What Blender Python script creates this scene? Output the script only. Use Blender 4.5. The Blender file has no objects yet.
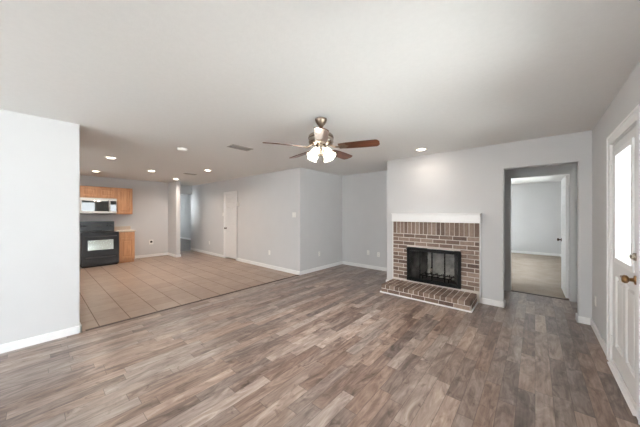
import bpy, bmesh, math, random
from mathutils import Vector, Matrix

R = math.radians
scn = bpy.context.scene
COL = scn.collection

# ------------------------------------------------------------------ camera
CAM_H = 1.397
cam_d = bpy.data.cameras.new('camera')
cam = bpy.data.objects.new('camera', cam_d)
COL.objects.link(cam)
cam.location = (0, 0, CAM_H)
cam.rotation_euler = (R(90), 0, R(40.88))
cam_d.sensor_width = 36
cam_d.lens = 36 * 248.44 / 640
cam_d.clip_start = 0.03
cam_d.clip_end = 300
scn.camera = cam

# ------------------------------------------------------------------ world / sky (bright overcast)
WORLD_STRENGTH = 9.0
w = bpy.data.worlds.new('overcast_sky')
scn.world = w
w.use_nodes = True
nt = w.node_tree
bg = nt.nodes['Background']
bg.inputs['Color'].default_value = (0.91, 0.955, 1.0, 1)
bg.inputs['Strength'].default_value = WORLD_STRENGTH

# ------------------------------------------------------------------ sun (behind the house, lights the patio only)
sun_d = bpy.data.lights.new('sun', 'SUN')
sun_d.energy = 32.0
sun_d.angle = R(3)
sun_d.color = (1.0, 0.99, 0.97)
sun = bpy.data.objects.new('sun', sun_d)
COL.objects.link(sun)
sun.location = (-6, 6, 20)
sun.rotation_euler = Vector((0.36, -0.22, -0.90)).to_track_quat('-Z', 'Y').to_euler()

# ------------------------------------------------------------------ exposure
scn.view_settings.view_transform = 'Standard'
scn.view_settings.look = 'None'
scn.view_settings.gamma = 1
scn.view_settings.use_curve_mapping = False
scn.view_settings.exposure = 0.72
scn.cycles.max_bounces = 12
scn.cycles.diffuse_bounces = 8
scn.cycles.transparent_max_bounces = 12
scn.cycles.sample_clamp_indirect = 8
scn.cycles.use_denoising = True
scn.cycles.caustics_reflective = False
scn.cycles.caustics_refractive = False

# strengths of the lamps the room has
FAN_SHADE_EMIT = 2.5
FAN_BULB_W = 13.0
CAN_W = 40.0
CAN_EMIT = 9.0
SPOT_W = 7.5
WARM = (1.0, 0.87, 0.75)

# ------------------------------------------------------------------ materials
def new_mat(name):
    m = bpy.data.materials.new(name)
    m.use_nodes = True
    b = m.node_tree.nodes['Principled BSDF']
    return m, m.node_tree, b

def N(nt, t, **kw):
    n = nt.nodes.new(t)
    for k, v in kw.items():
        setattr(n, k, v)
    return n

def math_n(nt, op, a, b=None, c=None):
    n = N(nt, 'ShaderNodeMath', operation=op)
    for i, v in enumerate((a, b, c)):
        if v is None: continue
        if isinstance(v, (int, float)): n.inputs[i].default_value = v
        else: nt.links.new(v, n.inputs[i])
    return n.outputs[0]

def ramp(nt, fac, stops):
    n = N(nt, 'ShaderNodeValToRGB')
    el = n.color_ramp.elements
    while len(el) < len(stops): el.new(0.5)
    for e, (p, c) in zip(el, stops):
        e.position = p; e.color = (*c, 1)
    nt.links.new(fac, n.inputs[0])
    return n.outputs[0]

def mixc(nt, fac, a, b, mode='MIX'):
    n = N(nt, 'ShaderNodeMix', data_type='RGBA', blend_type=mode)
    if isinstance(fac, (int, float)): n.inputs[0].default_value = fac
    else: nt.links.new(fac, n.inputs[0])
    for i, v in ((6, a), (7, b)):
        if isinstance(v, tuple): n.inputs[i].default_value = (*v, 1)
        else: nt.links.new(v, n.inputs[i])
    return n.outputs[2]

def srgb(r, g, b):
    f = lambda c: (c / 255 / 12.92) if c / 255 <= 0.04045 else ((c / 255 + 0.055) / 1.055) ** 2.4
    return (f(r), f(g), f(b))

def plain(name, col, rough=0.5, metal=0.0, var=0.06, scale=18.0, bump=0.0, bump_scale=200.0, coat=0.0, spec=0.5):
    m, nt, b = new_mat(name)
    tc = N(nt, 'ShaderNodeTexCoord')
    no = N(nt, 'ShaderNodeTexNoise')
    no.inputs['Scale'].default_value = scale
    no.inputs['Detail'].default_value = 3
    nt.links.new(tc.outputs['Object'], no.inputs['Vector'])
    lo = tuple(c * (1 - var) for c in col); hi = tuple(min(1, c * (1 + var)) for c in col)
    nt.links.new(ramp(nt, no.outputs[0], [(0.3, lo), (0.7, hi)]), b.inputs['Base Color'])
    b.inputs['Roughness'].default_value = rough
    b.inputs['Metallic'].default_value = metal
    b.inputs['Specular IOR Level'].default_value = spec
    if coat: b.inputs['Coat Weight'].default_value = coat
    if bump:
        n2 = N(nt, 'ShaderNodeTexNoise'); n2.inputs['Scale'].default_value = bump_scale
        nt.links.new(tc.outputs['Object'], n2.inputs['Vector'])
        bp = N(nt, 'ShaderNodeBump'); bp.inputs['Strength'].default_value = bump; bp.inputs['Distance'].default_value = 0.002
        nt.links.new(n2.outputs[0], bp.inputs['Height']); nt.links.new(bp.outputs[0], b.inputs['Normal'])
    return m

def emit(name, col, strength, base=(0.8, 0.8, 0.8)):
    m, nt, b = new_mat(name)
    b.inputs['Base Color'].default_value = (*base, 1)
    b.inputs['Emission Color'].default_value = (*col, 1)
    b.inputs['Emission Strength'].default_value = strength
    b.inputs['Roughness'].default_value = 0.4
    return m

def glass(name, tint=(1, 1, 1), gloss=0.08, rough=0.0):
    m = bpy.data.materials.new(name); m.use_nodes = True
    nt = m.node_tree; nt.nodes.clear()
    out = N(nt, 'ShaderNodeOutputMaterial')
    t = N(nt, 'ShaderNodeBsdfTransparent'); t.inputs[0].default_value = (*tint, 1)
    g = N(nt, 'ShaderNodeBsdfGlossy'); g.inputs['Roughness'].default_value = rough
    fr = N(nt, 'ShaderNodeFresnel'); fr.inputs[0].default_value = 1.45
    f = math_n(nt, 'MULTIPLY', fr.outputs[0], gloss * 12)
    mx = N(nt, 'ShaderNodeMixShader')
    nt.links.new(f, mx.inputs[0]); nt.links.new(t.outputs[0], mx.inputs[1]); nt.links.new(g.outputs[0], mx.inputs[2])
    nt.links.new(mx.outputs[0], out.inputs[0])
    return m

def laminate(name, width, length, stops, gain=1.0, rough=0.32):
    m, nt, b = new_mat(name)
    tc = N(nt, 'ShaderNodeTexCoord')
    sp = N(nt, 'ShaderNodeSeparateXYZ'); nt.links.new(tc.outputs['Object'], sp.inputs[0])
    X, Y = sp.outputs[0], sp.outputs[1]
    u = math_n(nt, 'DIVIDE', X, width)
    row = math_n(nt, 'FLOOR', u)
    wn = N(nt, 'ShaderNodeTexWhiteNoise', noise_dimensions='1D'); nt.links.new(row, wn.inputs['W'])
    v = math_n(nt, 'ADD', math_n(nt, 'DIVIDE', Y, length), math_n(nt, 'MULTIPLY', wn.outputs['Value'], 7.0))
    colm = math_n(nt, 'FLOOR', v)
    cb = N(nt, 'ShaderNodeCombineXYZ'); nt.links.new(row, cb.inputs[0]); nt.links.new(colm, cb.inputs[1])
    wn2 = N(nt, 'ShaderNodeTexWhiteNoise', noise_dimensions='2D'); nt.links.new(cb.outputs[0], wn2.inputs['Vector'])
    rnd = wn2.outputs['Value']
    # grain coordinates: stretched along the plank, shifted per plank
    sh = N(nt, 'ShaderNodeVectorMath', operation='SCALE'); nt.links.new(wn2.outputs['Color'], sh.inputs[0]); sh.inputs['Scale'].default_value = 37.0
    ad = N(nt, 'ShaderNodeVectorMath', operation='ADD'); nt.links.new(tc.outputs['Object'], ad.inputs[0]); nt.links.new(sh.outputs[0], ad.inputs[1])
    def stretched(sx, sy, detail, dist):
        mp = N(nt, 'ShaderNodeMapping'); mp.inputs['Scale'].default_value = (sx, sy, 1)
        nt.links.new(ad.outputs[0], mp.inputs[0])
        no = N(nt, 'ShaderNodeTexNoise'); no.inputs['Scale'].default_value = 1; no.inputs['Detail'].default_value = detail
        no.inputs['Distortion'].default_value = dist; no.inputs['Roughness'].default_value = 0.62
        nt.links.new(mp.outputs[0], no.inputs[0])
        return no.outputs[0]
    g1 = stretched(44, 3.4, 4, 0.8)
    g2 = stretched(11, 2.8, 4, 1.8)
    g3 = stretched(13, 8.5, 3, 0.8)
    f = math_n(nt, 'ADD', math_n(nt, 'MULTIPLY', rnd, 0.25), math_n(nt, 'MULTIPLY', g1, 0.30))
    f = math_n(nt, 'ADD', f, math_n(nt, 'MULTIPLY', g2, 0.72))
    f = math_n(nt, 'SUBTRACT', f, 0.135)
    c = ramp(nt, f, stops)
    # grey-blue weathering and dark knots
    sc = N(nt, 'ShaderNodeSeparateColor'); nt.links.new(wn2.outputs['Color'], sc.inputs[0])
    wz = math_n(nt, 'MULTIPLY', sc.outputs[1], 0.42)
    c = mixc(nt, wz, c, ramp(nt, f, [(p, (sum(q) / 3 * 0.98, sum(q) / 3, sum(q) / 3 * 1.03)) for p, q in stops]))
    kn = ramp(nt, g3, [(0.60, (1, 1, 1)), (0.74, (0.48, 0.41, 0.37))])
    c = mixc(nt, 1.0, c, kn, 'MULTIPLY')
    # plank seams
    def seam(t, half):
        fr = math_n(nt, 'FRACT', t)
        d = math_n(nt, 'MINIMUM', fr, math_n(nt, 'SUBTRACT', 1.0, fr))
        return math_n(nt, 'LESS_THAN', d, half)
    s = math_n(nt, 'MAXIMUM', seam(u, 0.0015 / width), seam(v, 0.0018 / length))
    c = mixc(nt, math_n(nt, 'MULTIPLY', s, 0.6), c, (0.03, 0.022, 0.018))
    nt.links.new(c, b.inputs['Base Color'])
    rr = math_n(nt, 'ADD', math_n(nt, 'MULTIPLY', g1, 0.16), rough - 0.08)
    nt.links.new(rr, b.inputs['Roughness'])
    b.inputs['Specular IOR Level'].default_value = 0.75
    bp = N(nt, 'ShaderNodeBump'); bp.inputs['Strength'].default_value = 0.04; bp.inputs['Distance'].default_value = 0.002
    nt.links.new(g1, bp.inputs['Height']); nt.links.new(bp.outputs[0], b.inputs['Normal'])
    return m

def tile_mat(name, size, x0, y0):
    m, nt, b = new_mat(name)
    tc = N(nt, 'ShaderNodeTexCoord')
    sp = N(nt, 'ShaderNodeSeparateXYZ'); nt.links.new(tc.outputs['Object'], sp.inputs[0])
    u = math_n(nt, 'DIVIDE', math_n(nt, 'SUBTRACT', sp.outputs[0], x0), size)
    v = math_n(nt, 'DIVIDE', math_n(nt, 'SUBTRACT', sp.outputs[1], y0), size)
    cb = N(nt, 'ShaderNodeCombineXYZ'); nt.links.new(math_n(nt, 'FLOOR', u), cb.inputs[0]); nt.links.new(math_n(nt, 'FLOOR', v), cb.inputs[1])
    wn = N(nt, 'ShaderNodeTexWhiteNoise', noise_dimensions='2D'); nt.links.new(cb.outputs[0], wn.inputs['Vector'])
    no = N(nt, 'ShaderNodeTexNoise'); no.inputs['Scale'].default_value = 7; no.inputs['Detail'].default_value = 5
    nt.links.new(tc.outputs['Object'], no.inputs[0])
    f = math_n(nt, 'ADD', math_n(nt, 'MULTIPLY', wn.outputs['Value'], 0.3), math_n(nt, 'MULTIPLY', no.outputs[0], 0.7))
    c = ramp(nt, f, [(0.25, srgb(145, 124, 109)), (0.5, srgb(156, 136, 121)), (0.75, srgb(166, 147, 132))])
    def seam(t):
        fr = math_n(nt, 'FRACT', t)
        d = math_n(nt, 'MINIMUM', fr, math_n(nt, 'SUBTRACT', 1.0, fr))
        return math_n(nt, 'LESS_THAN', d, 0.0045 / size)
    s = math_n(nt, 'MAXIMUM', math_n(nt, 'MULTIPLY', seam(u), 0.4), math_n(nt, 'MULTIPLY', seam(v), 0.9))
    c = mixc(nt, s, c, srgb(96, 74, 60))
    nt.links.new(c, b.inputs['Base Color'])
    nt.links.new(math_n(nt, 'ADD', math_n(nt, 'MULTIPLY', s, 0.3), 0.36), b.inputs['Roughness'])
    return m

def brick_mat(name):
    m, nt, b = new_mat(name)
    geo = N(nt, 'ShaderNodeNewGeometry')
    tc = N(nt, 'ShaderNodeTexCoord')
    no = N(nt, 'ShaderNodeTexNoise'); no.inputs['Scale'].default_value = 34; no.inputs['Detail'].default_value = 5
    nt.links.new(tc.outputs['Object'], no.inputs[0])
    f = math_n(nt, 'ADD', math_n(nt, 'MULTIPLY', geo.outputs['Random Per Island'], 0.6), math_n(nt, 'MULTIPLY', no.outputs[0], 0.5))
    c = ramp(nt, f, [(0.12, srgb(86, 71, 65)), (0.4, srgb(120, 101, 91)), (0.65, srgb(140, 120, 108)), (0.95, srgb(166, 148, 136))])
    nt.links.new(c, b.inputs['Base Color'])
    b.inputs['Roughness'].default_value = 0.9
    bp = N(nt, 'ShaderNodeBump'); bp.inputs['Strength'].default_value = 0.4; bp.inputs['Distance'].default_value = 0.004
    nt.links.new(no.outputs[0], bp.inputs['Height']); nt.links.new(bp.outputs[0], b.inputs['Normal'])
    return m

def oak_mat(name, stops, along=2, rough=0.4):
    m, nt, b = new_mat(name)
    tc = N(nt, 'ShaderNodeTexCoord')
    mp = N(nt, 'ShaderNodeMapping')
    s = [26, 26, 26]; s[along] = 2.5
    mp.inputs['Scale'].default_value = s
    nt.links.new(tc.outputs['Object'], mp.inputs[0])
    no = N(nt, 'ShaderNodeTexNoise'); no.inputs['Scale'].default_value = 1; no.inputs['Detail'].default_value = 5; no.inputs['Distortion'].default_value = 0.8
    nt.links.new(mp.outputs[0], no.inputs[0])
    nt.links.new(ramp(nt, no.outputs[0], stops), b.inputs['Base Color'])
    b.inputs['Roughness'].default_value = rough
    return m

def carpet_mat(name):
    m, nt, b = new_mat(name)
    tc = N(nt, 'ShaderNodeTexCoord')
    n1 = N(nt, 'ShaderNodeTexNoise'); n1.inputs['Scale'].default_value = 160; n1.inputs['Detail'].default_value = 4
    n2 = N(nt, 'ShaderNodeTexNoise'); n2.inputs['Scale'].default_value = 3.5; n2.inputs['Detail'].default_value = 3
    for n in (n1, n2): nt.links.new(tc.outputs['Object'], n.inputs[0])
    f = math_n(nt, 'ADD', math_n(nt, 'MULTIPLY', n1.outputs[0], 0.6), math_n(nt, 'MULTIPLY', n2.outputs[0], 0.4))
    nt.links.new(ramp(nt, f, [(0.35, srgb(136, 124, 113)), (0.65, srgb(168, 156, 144))]), b.inputs['Base Color'])
    b.inputs['Roughness'].default_value = 1.0
    b.inputs['Specular IOR Level'].default_value = 0.1
    bp = N(nt, 'ShaderNodeBump'); bp.inputs['Strength'].default_value = 0.6; bp.inputs['Distance'].default_value = 0.01
    nt.links.new(n1.outputs[0], bp.inputs['Height']); nt.links.new(bp.outputs[0], b.inputs['Normal'])
    return m

M = {}
M['wall'] = plain('grey_wall_paint', srgb(208, 208, 209), 0.75, var=0.012, scale=3, bump=0.15, bump_scale=120, spec=0.25)
M['ceiling'] = plain('white_ceiling_texture', srgb(230, 230, 229), 0.9, var=0.012, scale=30, bump=0.35, bump_scale=90, spec=0.1)
M['trim'] = plain('white_trim_paint', srgb(238, 238, 238), 0.4, var=0.01)
M['casing_grey'] = plain('pale_grey_door_casing_paint', srgb(205, 205, 204), 0.45, var=0.01)
M['door'] = plain('white_door_paint', srgb(228, 228, 228), 0.42, var=0.01)
M['laminate'] = laminate('weathered_oak_laminate', 0.104, 0.66,
    [(0.26, srgb(84, 66, 58)), (0.38, srgb(116, 94, 83)), (0.50, srgb(143, 121, 108)), (0.64, srgb(168, 147, 134)), (0.80, srgb(196, 180, 168))])
M['hall_floor'] = laminate('dark_hall_laminate', 0.127, 0.86,
    [(0.22, srgb(74, 58, 49)), (0.5, srgb(108, 88, 76)), (0.85, srgb(130, 110, 98))])
M['tile'] = tile_mat('beige_ceramic_floor_tile', 0.314, -4.06, 0.539)
M['carpet'] = carpet_mat('taupe_carpet')
M['strip'] = plain('dark_brown_transition_strip', srgb(72, 56, 48), 0.4)
M['brick'] = brick_mat('brown_brick')
M['mortar'] = plain('pale_mortar', srgb(214, 206, 198), 0.95, var=0.06, scale=60, bump=0.3)
M['firebrick'] = plain('sooty_grey_firebrick', srgb(112, 110, 107), 0.95, var=0.45, scale=6)
M['ash'] = plain('pale_ash_refractory', srgb(214, 212, 206), 0.95, var=0.3, scale=9)
M['black_metal'] = plain('black_fireplace_metal', srgb(14, 13, 13), 0.5, 0.0, spec=0.2, var=0.1)
M['smoked_glass'] = glass('smoked_fireplace_glass', (0.88, 0.88, 0.88), 0.022, 0.02)
M['clear_glass'] = glass('clear_window_glass', (0.97, 0.985, 0.98), 0.07)
M['oak'] = oak_mat('honey_oak_cabinet', [(0.2, srgb(176, 122, 82)), (0.55, srgb(200, 148, 106)), (0.85, srgb(214, 166, 126))])
M['counter'] = plain('beige_speckled_laminate_countertop', srgb(196, 180, 162), 0.35, var=0.12, scale=220)
M['appliance_black'] = plain('black_appliance_enamel', srgb(38, 38, 41), 0.22, var=0.05, spec=0.4)
M['black_glass'] = plain('black_oven_glass', srgb(10, 10, 11), 0.03, var=0.02, coat=0.6, spec=1.0)
M['mirror_glass'] = plain('mirrored_appliance_glass', srgb(34, 36, 36), 0.03, 0.0, var=0.02, spec=0.8)
M['oven_mirror'] = plain('mirrored_oven_window', srgb(222, 232, 226), 0.12, 1.0, var=0.02)
M['steel'] = plain('brushed_stainless_steel', srgb(196, 192, 186), 0.42, 1.0, var=0.05, scale=80)
M['dark_grille'] = plain('dark_grey_vent_plastic', srgb(66, 66, 68), 0.5)
M['nickel'] = plain('brushed_nickel', srgb(176, 166, 154), 0.26, 1.0, var=0.05, scale=60)
M['pewter'] = plain('antique_pewter_metal', srgb(140, 124, 110), 0.32, 1.0, var=0.08, scale=40)
M['brass'] = plain('aged_brass', srgb(150, 116, 78), 0.3, 1.0, var=0.08)
M['bronze'] = plain('dark_bronze_knob', srgb(88, 74, 62), 0.35, 1.0)
M['blade'] = oak_mat('cherry_wood_fan_blade', [(0.25, srgb(70, 40, 27)), (0.55, srgb(100, 58, 38)), (0.8, srgb(122, 74, 50))], along=0, rough=0.3)
M['plate'] = plain('white_wall_plate_plastic', srgb(236, 235, 232), 0.35, var=0.01)
M['slot'] = plain('dark_socket_slot', srgb(60, 58, 56), 0.6)
M['vent'] = plain('grey_painted_vent_metal', srgb(176, 172, 166), 0.5)
M['vent_dark'] = plain('dark_duct_interior', srgb(52, 50, 48), 0.8)
M['concrete'] = plain('bounce_patio_concrete', srgb(196, 196, 194), 0.95, var=0.08, scale=2)  # pale ground added outside as a daylight bounce
M['grass'] = plain('mown_lawn_grass', srgb(104, 128, 74), 1.0, var=0.25, scale=6)
M['shade'] = emit('frosted_glass_lamp_shade_lit', (1.0, 0.90, 0.76), FAN_SHADE_EMIT, (0.95, 0.93, 0.9))
M['bulb'] = emit('lit_bulb', (1.0, 0.86, 0.68), 7.0)
M['lens'] = emit('recessed_lamp_lit', (1.0, 0.86, 0.70), CAN_EMIT)
M['dark'] = plain('dark_gap', srgb(40, 36, 33), 0.9)
M['gap_shade'] = plain('dark_door_gap_shade', srgb(70, 62, 56), 0.8)  # dark tone standing in for shade in the front door head gap

# ------------------------------------------------------------------ mesh helpers
class MB:
    """collects shapes into ONE mesh"""
    def __init__(s): s.bm = bmesh.new()
    def box(s, x0, x1, y0, y1, z0, z1, bevel=0.0, seg=2, edges='all', mat=None):
        t = bmesh.new()
        bmesh.ops.create_cube(t, size=1)
        for v in t.verts:
            v.co = Vector(((x0 + x1) / 2 + v.co.x * (x1 - x0), (y0 + y1) / 2 + v.co.y * (y1 - y0), (z0 + z1) / 2 + v.co.z * (z1 - z0)))
        if bevel:
            es = t.edges[:]
            if edges == 'z': es = [e for e in es if abs((e.verts[0].co - e.verts[1].co).normalized().z) > 0.9]
            elif callable(edges): es = [e for e in es if edges((e.verts[0].co + e.verts[1].co) / 2)]
            bmesh.ops.bevel(t, geom=es, offset=bevel, segments=seg, profile=0.5, affect='EDGES')
        if mat is not None:
            for v in t.verts: v.co = mat @ v.co
        s.merge(t)
        return s
    def merge(s, t):
        me = bpy.data.meshes.new('tmp'); t.to_mesh(me); t.free()
        s.bm.from_mesh(me); bpy.data.meshes.remove(me)
    def lathe(s, prof, seg=32, loc=(0, 0, 0), mat=None, cap=True):
        t = bmesh.new(); rings = []
        for r, z in prof:
            rings.append([t.verts.new((max(r, 1e-4) * math.cos(2 * math.pi * i / seg), max(r, 1e-4) * math.sin(2 * math.pi * i / seg), z)) for i in range(seg)])
        for a, b in zip(rings, rings[1:]):
            for i in range(seg):
                t.faces.new((a[i], a[(i + 1) % seg], b[(i + 1) % seg], b[i]))
        if cap:
            t.faces.new(list(reversed(rings[0]))); t.faces.new(rings[-1])
        bmesh.ops.recalc_face_normals(t, faces=t.faces[:])
        for v in t.verts:
            if mat is not None: v.co = mat @ v.co
            v.co += Vector(loc)
        for f in t.faces: f.smooth = True
        s.merge(t); return s
    def tube(s, pts, r, seg=10):
        t = bmesh.new(); rings = []
        pts = [Vector(p) for p in pts]
        rs = r if isinstance(r, (list, tuple)) else [r] * len(pts)
        for i, p in enumerate(pts):
            d = (pts[min(i + 1, len(pts) - 1)] - pts[max(i - 1, 0)]).normalized()
            up = Vector((0, 0, 1)) if abs(d.z) < 0.9 else Vector((1, 0, 0))
            a = d.cross(up).normalized(); b = d.cross(a)
            rings.append([t.verts.new(p + (a * math.cos(2 * math.pi * k / seg) + b * math.sin(2 * math.pi * k / seg)) * rs[i]) for k in range(seg)])
        for a, b in zip(rings, rings[1:]):
            for i in range(seg): t.faces.new((a[i], a[(i + 1) % seg], b[(i + 1) % seg], b[i]))
        t.faces.new(list(reversed(rings[0]))); t.faces.new(rings[-1])
        bmesh.ops.recalc_face_normals(t, faces=t.faces[:])
        for f in t.faces: f.smooth = True
        s.merge(t); return s
    def prism(s, poly, z0, z1, mat=None, bevel=0.0):
        t = bmesh.new()
        lo = [t.verts.new((x, y, z0)) for x, y in poly]; hi = [t.verts.new((x, y, z1)) for x, y in poly]
        t.faces.new(list(reversed(lo))); t.faces.new(hi)
        n = len(poly)
        for i in range(n): t.faces.new((lo[i], lo[(i + 1) % n], hi[(i + 1) % n], hi[i]))
        bmesh.ops.recalc_face_normals(t, faces=t.faces[:])
        if bevel: bmesh.ops.bevel(t, geom=t.edges[:], offset=bevel, segments=2, affect='EDGES')
        if mat is not None:
            for v in t.verts: v.co = mat @ v.co
        s.merge(t); return s
    def panel_slab(s, W, H, T, panels, holes=(), mat=None, depth=0.009, lip=0.012, flat=0.012, rise=0.018, back=True):
        """slab in x 0..W, z 0..H, front face at y=0 looking to -y; raised panels, holes for glazing"""
        t = bmesh.new()
        us = sorted({0.0, W, *[p[0] for p in panels], *[p[1] for p in panels], *[p[0] for p in holes], *[p[1] for p in holes]})
        zs = sorted({0.0, H, *[p[2] for p in panels], *[p[3] for p in panels], *[p[2] for p in holes], *[p[3] for p in holes]})
        def inside(u, z, rs):
            for r in rs:
                if r[0] < u < r[1] and r[2] < z < r[3]: return r
        def quad(a, y):
            u0, u1, z0, z1 = a
            return [Vector((u0, y, z0)), Vector((u1, y, z0)), Vector((u1, y, z1)), Vector((u0, y, z1))]
        def face(vs): t.faces.new([t.verts.new(v) for v in vs])
        sides = ((0.0, 1), (T, -1)) if back else ((0.0, 1),)
        for y, sg in sides:
            for u0, u1 in zip(us, us[1:]):
                for z0, z1 in zip(zs, zs[1:]):
                    c = ((u0 + u1) / 2, (z0 + z1) / 2)
                    if inside(*c, holes) or inside(*c, panels): continue
                    face(quad((u0, u1, z0, z1), y))
            for p in panels:
                ring = [(0, 0), (lip, depth), (lip + flat, depth), (lip + flat + rise, depth * 0.25)]
                qs = [quad((p[0] + o, p[1] - o, p[2] + o, p[3] - o), y + sg * d) for o, d in ring]
                for a, b in zip(qs, qs[1:]):
                    for i in range(4): face([a[i], a[(i + 1) % 4], b[(i + 1) % 4], b[i]])
                face(qs[-1])
        if not back: face(quad((0, W, 0, H), T))
        o, i_ = quad((0, W, 0, H), 0.0), quad((0, W, 0, H), T)
        for i in range(4): face([o[i], o[(i + 1) % 4], i_[(i + 1) % 4], i_[i]])
        for h in holes:
            o, i_ = quad(h, 0.0), quad(h, T)
            for i in range(4): face([o[i], o[(i + 1) % 4], i_[(i + 1) % 4], i_[i]])
        bmesh.ops.remove_doubles(t, verts=t.verts[:], dist=1e-5)
        bmesh.ops.recalc_face_normals(t, faces=t.faces[:])
        if mat is not None:
            for v in t.verts: v.co = mat @ v.co
        s.merge(t); return s
    def wall(s, axis, p0, p1, u0, u1, z0, z1, openings=()):
        """wall slab normal to axis with rectangular openings (u0,u1,z0,z1)"""
        us = sorted({u0, u1, *[o[0] for o in openings], *[o[1] for o in openings]})
        zs = sorted({z0, z1, *[o[2] for o in openings], *[o[3] for o in openings]})
        def hole(u, z): return any(o[0] < u < o[1] and o[2] < z < o[3] for o in openings)
        for a, b in zip(us, us[1:]):
            run = None
            for c, d in zip(zs, zs[1:]):
                if hole((a + b) / 2, (c + d) / 2):
                    if run: s._slab(axis, p0, p1, a, b, *run); run = None
                else: run = (run[0], d) if run else (c, d)
            if run: s._slab(axis, p0, p1, a, b, *run)
        return s
    def _slab(s, axis, p0, p1, a, b, c, d):
        if axis == 'X': s.box(p0, p1, a, b, c, d)
        else: s.box(a, b, p0, p1, c, d)
    def build(s, name, mat, parent=None, smooth=None):
        me = bpy.data.meshes.new(name)
        off = Vector((0, 0, 0))
        if parent is not None:
            q = parent
            while q is not None: off += q.location; q = q.parent
            if not parent.get('local_build'): bmesh.ops.translate(s.bm, verts=s.bm.verts[:], vec=-off)
        s.bm.to_mesh(me); s.bm.free()
        me.materials.append(mat)
        if smooth: me.shade_smooth() if hasattr(me, 'shade_smooth') else None
        o = bpy.data.objects.new(name, me); COL.objects.link(o)
        if parent is not None: o.parent = parent
        return o

def tag(o, label, cat, group=None, kind=None):
    o['label'] = label; o['category'] = cat
    if group: o['group'] = group
    if kind: o['kind'] = kind
    return o

def thing(name, label, cat, loc=(0, 0, 0), rz=0.0, group=None, kind=None):
    o = bpy.data.objects.new(name, None); COL.objects.link(o)
    o.empty_display_size = 0.1
    o.location = loc; o.rotation_euler = (0, 0, rz)
    return tag(o, label, cat, group, kind)

def struct(name, mb, mat, label, cat):
    return tag(mb.build(name, mat), label, cat, kind='structure')

def copy_tree(o, parent=None):
    c = o.copy(); COL.objects.link(c)
    if parent is not None: c.parent = parent
    for ch in list(o.children): copy_tree(ch, c)
    return c

# ------------------------------------------------------------------ dimensions
CZ = 2.44
XR = 0.54          # right wall face
XL = -4.04         # left wall face
YF = 4.58          # fireplace wall face
YA = 5.60          # alcove / bedroom-door wall face
YK = 3.96          # closet wall face
XA = -4.03         # alcove left wall face
XK = -9.38         # kitchen back wall face
YB = -4.2          # wall behind the camera
SOF = 2.065        # opening head in fireplace wall
OX0, OX1 = -0.352, 0.420

# ------------------------------------------------------------------ ground outside: unseen concrete, added to bounce daylight onto the ceiling
g = MB().box(0.62, 9, -12, 16, -0.30, -0.12); g.box(-9.5, -4.3, -4.4, -1.75, -0.30, -0.12); g.box(-16, 0.62, -14, -4.4, -0.30, -0.12); g.box(-14, -3.75, 5.75, 16, -0.30, -0.12)
struct('bounce_patio', g, M['concrete'], 'unseen pale concrete patio added to bounce daylight in through the windows', 'patio')

# ------------------------------------------------------------------ floors
struct('floor', MB().box(-4.05, 0.66, YB - 0.12, YA + 0.06, -0.1, 0), M['laminate'], 'weathered grey brown wood laminate floor of the living room', 'floor')
struct('floor_kitchen', MB().box(-9.75, -4.05, -1.72, 4.62, -0.1, 0), M['tile'], 'beige ceramic tile floor of the kitchen', 'floor')
struct('floor_hall', MB().box(-17.0, -9.75, 2.9, 5.6, -0.1, 0), M['hall_floor'], 'dark wood floor in the far hallway', 'floor')
struct('floor_bedroom', MB().box(-3.6, 0.76, YA + 0.06, 11.5, -0.1, 0.006), M['carpet'], 'taupe carpet floor of the room beyond the doorway', 'floor')
struct('trim_2', MB().box(-4.075, -4.035, 0.41, 4.0, 0, 0.006, 0.003), M['strip'], 'thin brown strip where laminate meets the tile', 'trim')
struct('trim_3', MB().box(-0.33, 0.43, YA + 0.03, YA + 0.075, 0, 0.012, 0.004), M['strip'], 'dark threshold strip at the carpeted doorway', 'trim')
struct('trim_4', MB().box(-9.78, -9.72, 3.11, 4.0, 0, 0.008, 0.003), M['counter'], 'pale threshold strip at the hallway', 'trim')

# ------------------------------------------------------------------ ceiling
struct('ceiling', MB().box(-17.1, 0.76, -1.72, 11.5, CZ, CZ + 0.12).box(XL - 0.12, 0.76, YB - 0.12, -1.72, CZ, CZ + 0.12), M['ceiling'], 'white textured ceiling', 'ceiling')

# ------------------------------------------------------------------ walls
FD = (2.695, 3.535, 0.0, 2.05)             # front door rough opening (y0,y1,z0,z1)
WIN1 = (0.85, 2.3, 0.85, 2.05)
KW = (-7.4, -6.5, 1.0, 2.05)  # unseen kitchen window, added to bring daylight in there
WIN2 = (-3.6, -1.4, 0.45, 2.10)  # unseen window added behind the camera for daylight
PAT = (-3.0, -0.6, 0.05, 2.05)  # unseen glazing added in the back wall to light the room
mb = MB().wall('X', XR, XR + 0.12, YB - 0.12, YA, 0, CZ, [FD, WIN1, WIN2])
struct('wall_right', mb, M['wall'], 'pale grey wall on the right with the front door', 'wall')
mb = MB().wall('Y', YB - 0.12, YB, XL - 0.12, XR, 0, CZ, [PAT])
struct('wall_back', mb, M['wall'], 'pale grey wall behind the viewpoint', 'wall')
mb = MB().box(XL - 0.12, XL, YB, 0.36, 0, CZ, 0.012, 3, edges=lambda c: c.y > 0.2 and 0.2 < c.z < 2.2)
struct('wall_left', mb, M['wall'], 'bright blank wall at the left edge hiding part of the kitchen', 'wall')
mb = MB().box(XK - 0.12, XK, -1.72, 3.105, 0, CZ)
struct('wall_kitchen', mb, M['wall'], 'grey kitchen wall behind the range and cabinets', 'wall')
mb = MB().wall('Y', -1.72, -1.6, XK, XL - 0.12, 0, CZ, [KW])
struct('wall_kitchen_side', mb, M['wall'], 'grey kitchen side wall hidden behind the left wall', 'wall')
mb = MB().box(XK, -8.63, 2.985, 3.105, 0, CZ, 0.012, 3, edges=lambda c: c.x > -8.7 and 0.2 < c.z < 2.2)
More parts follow.
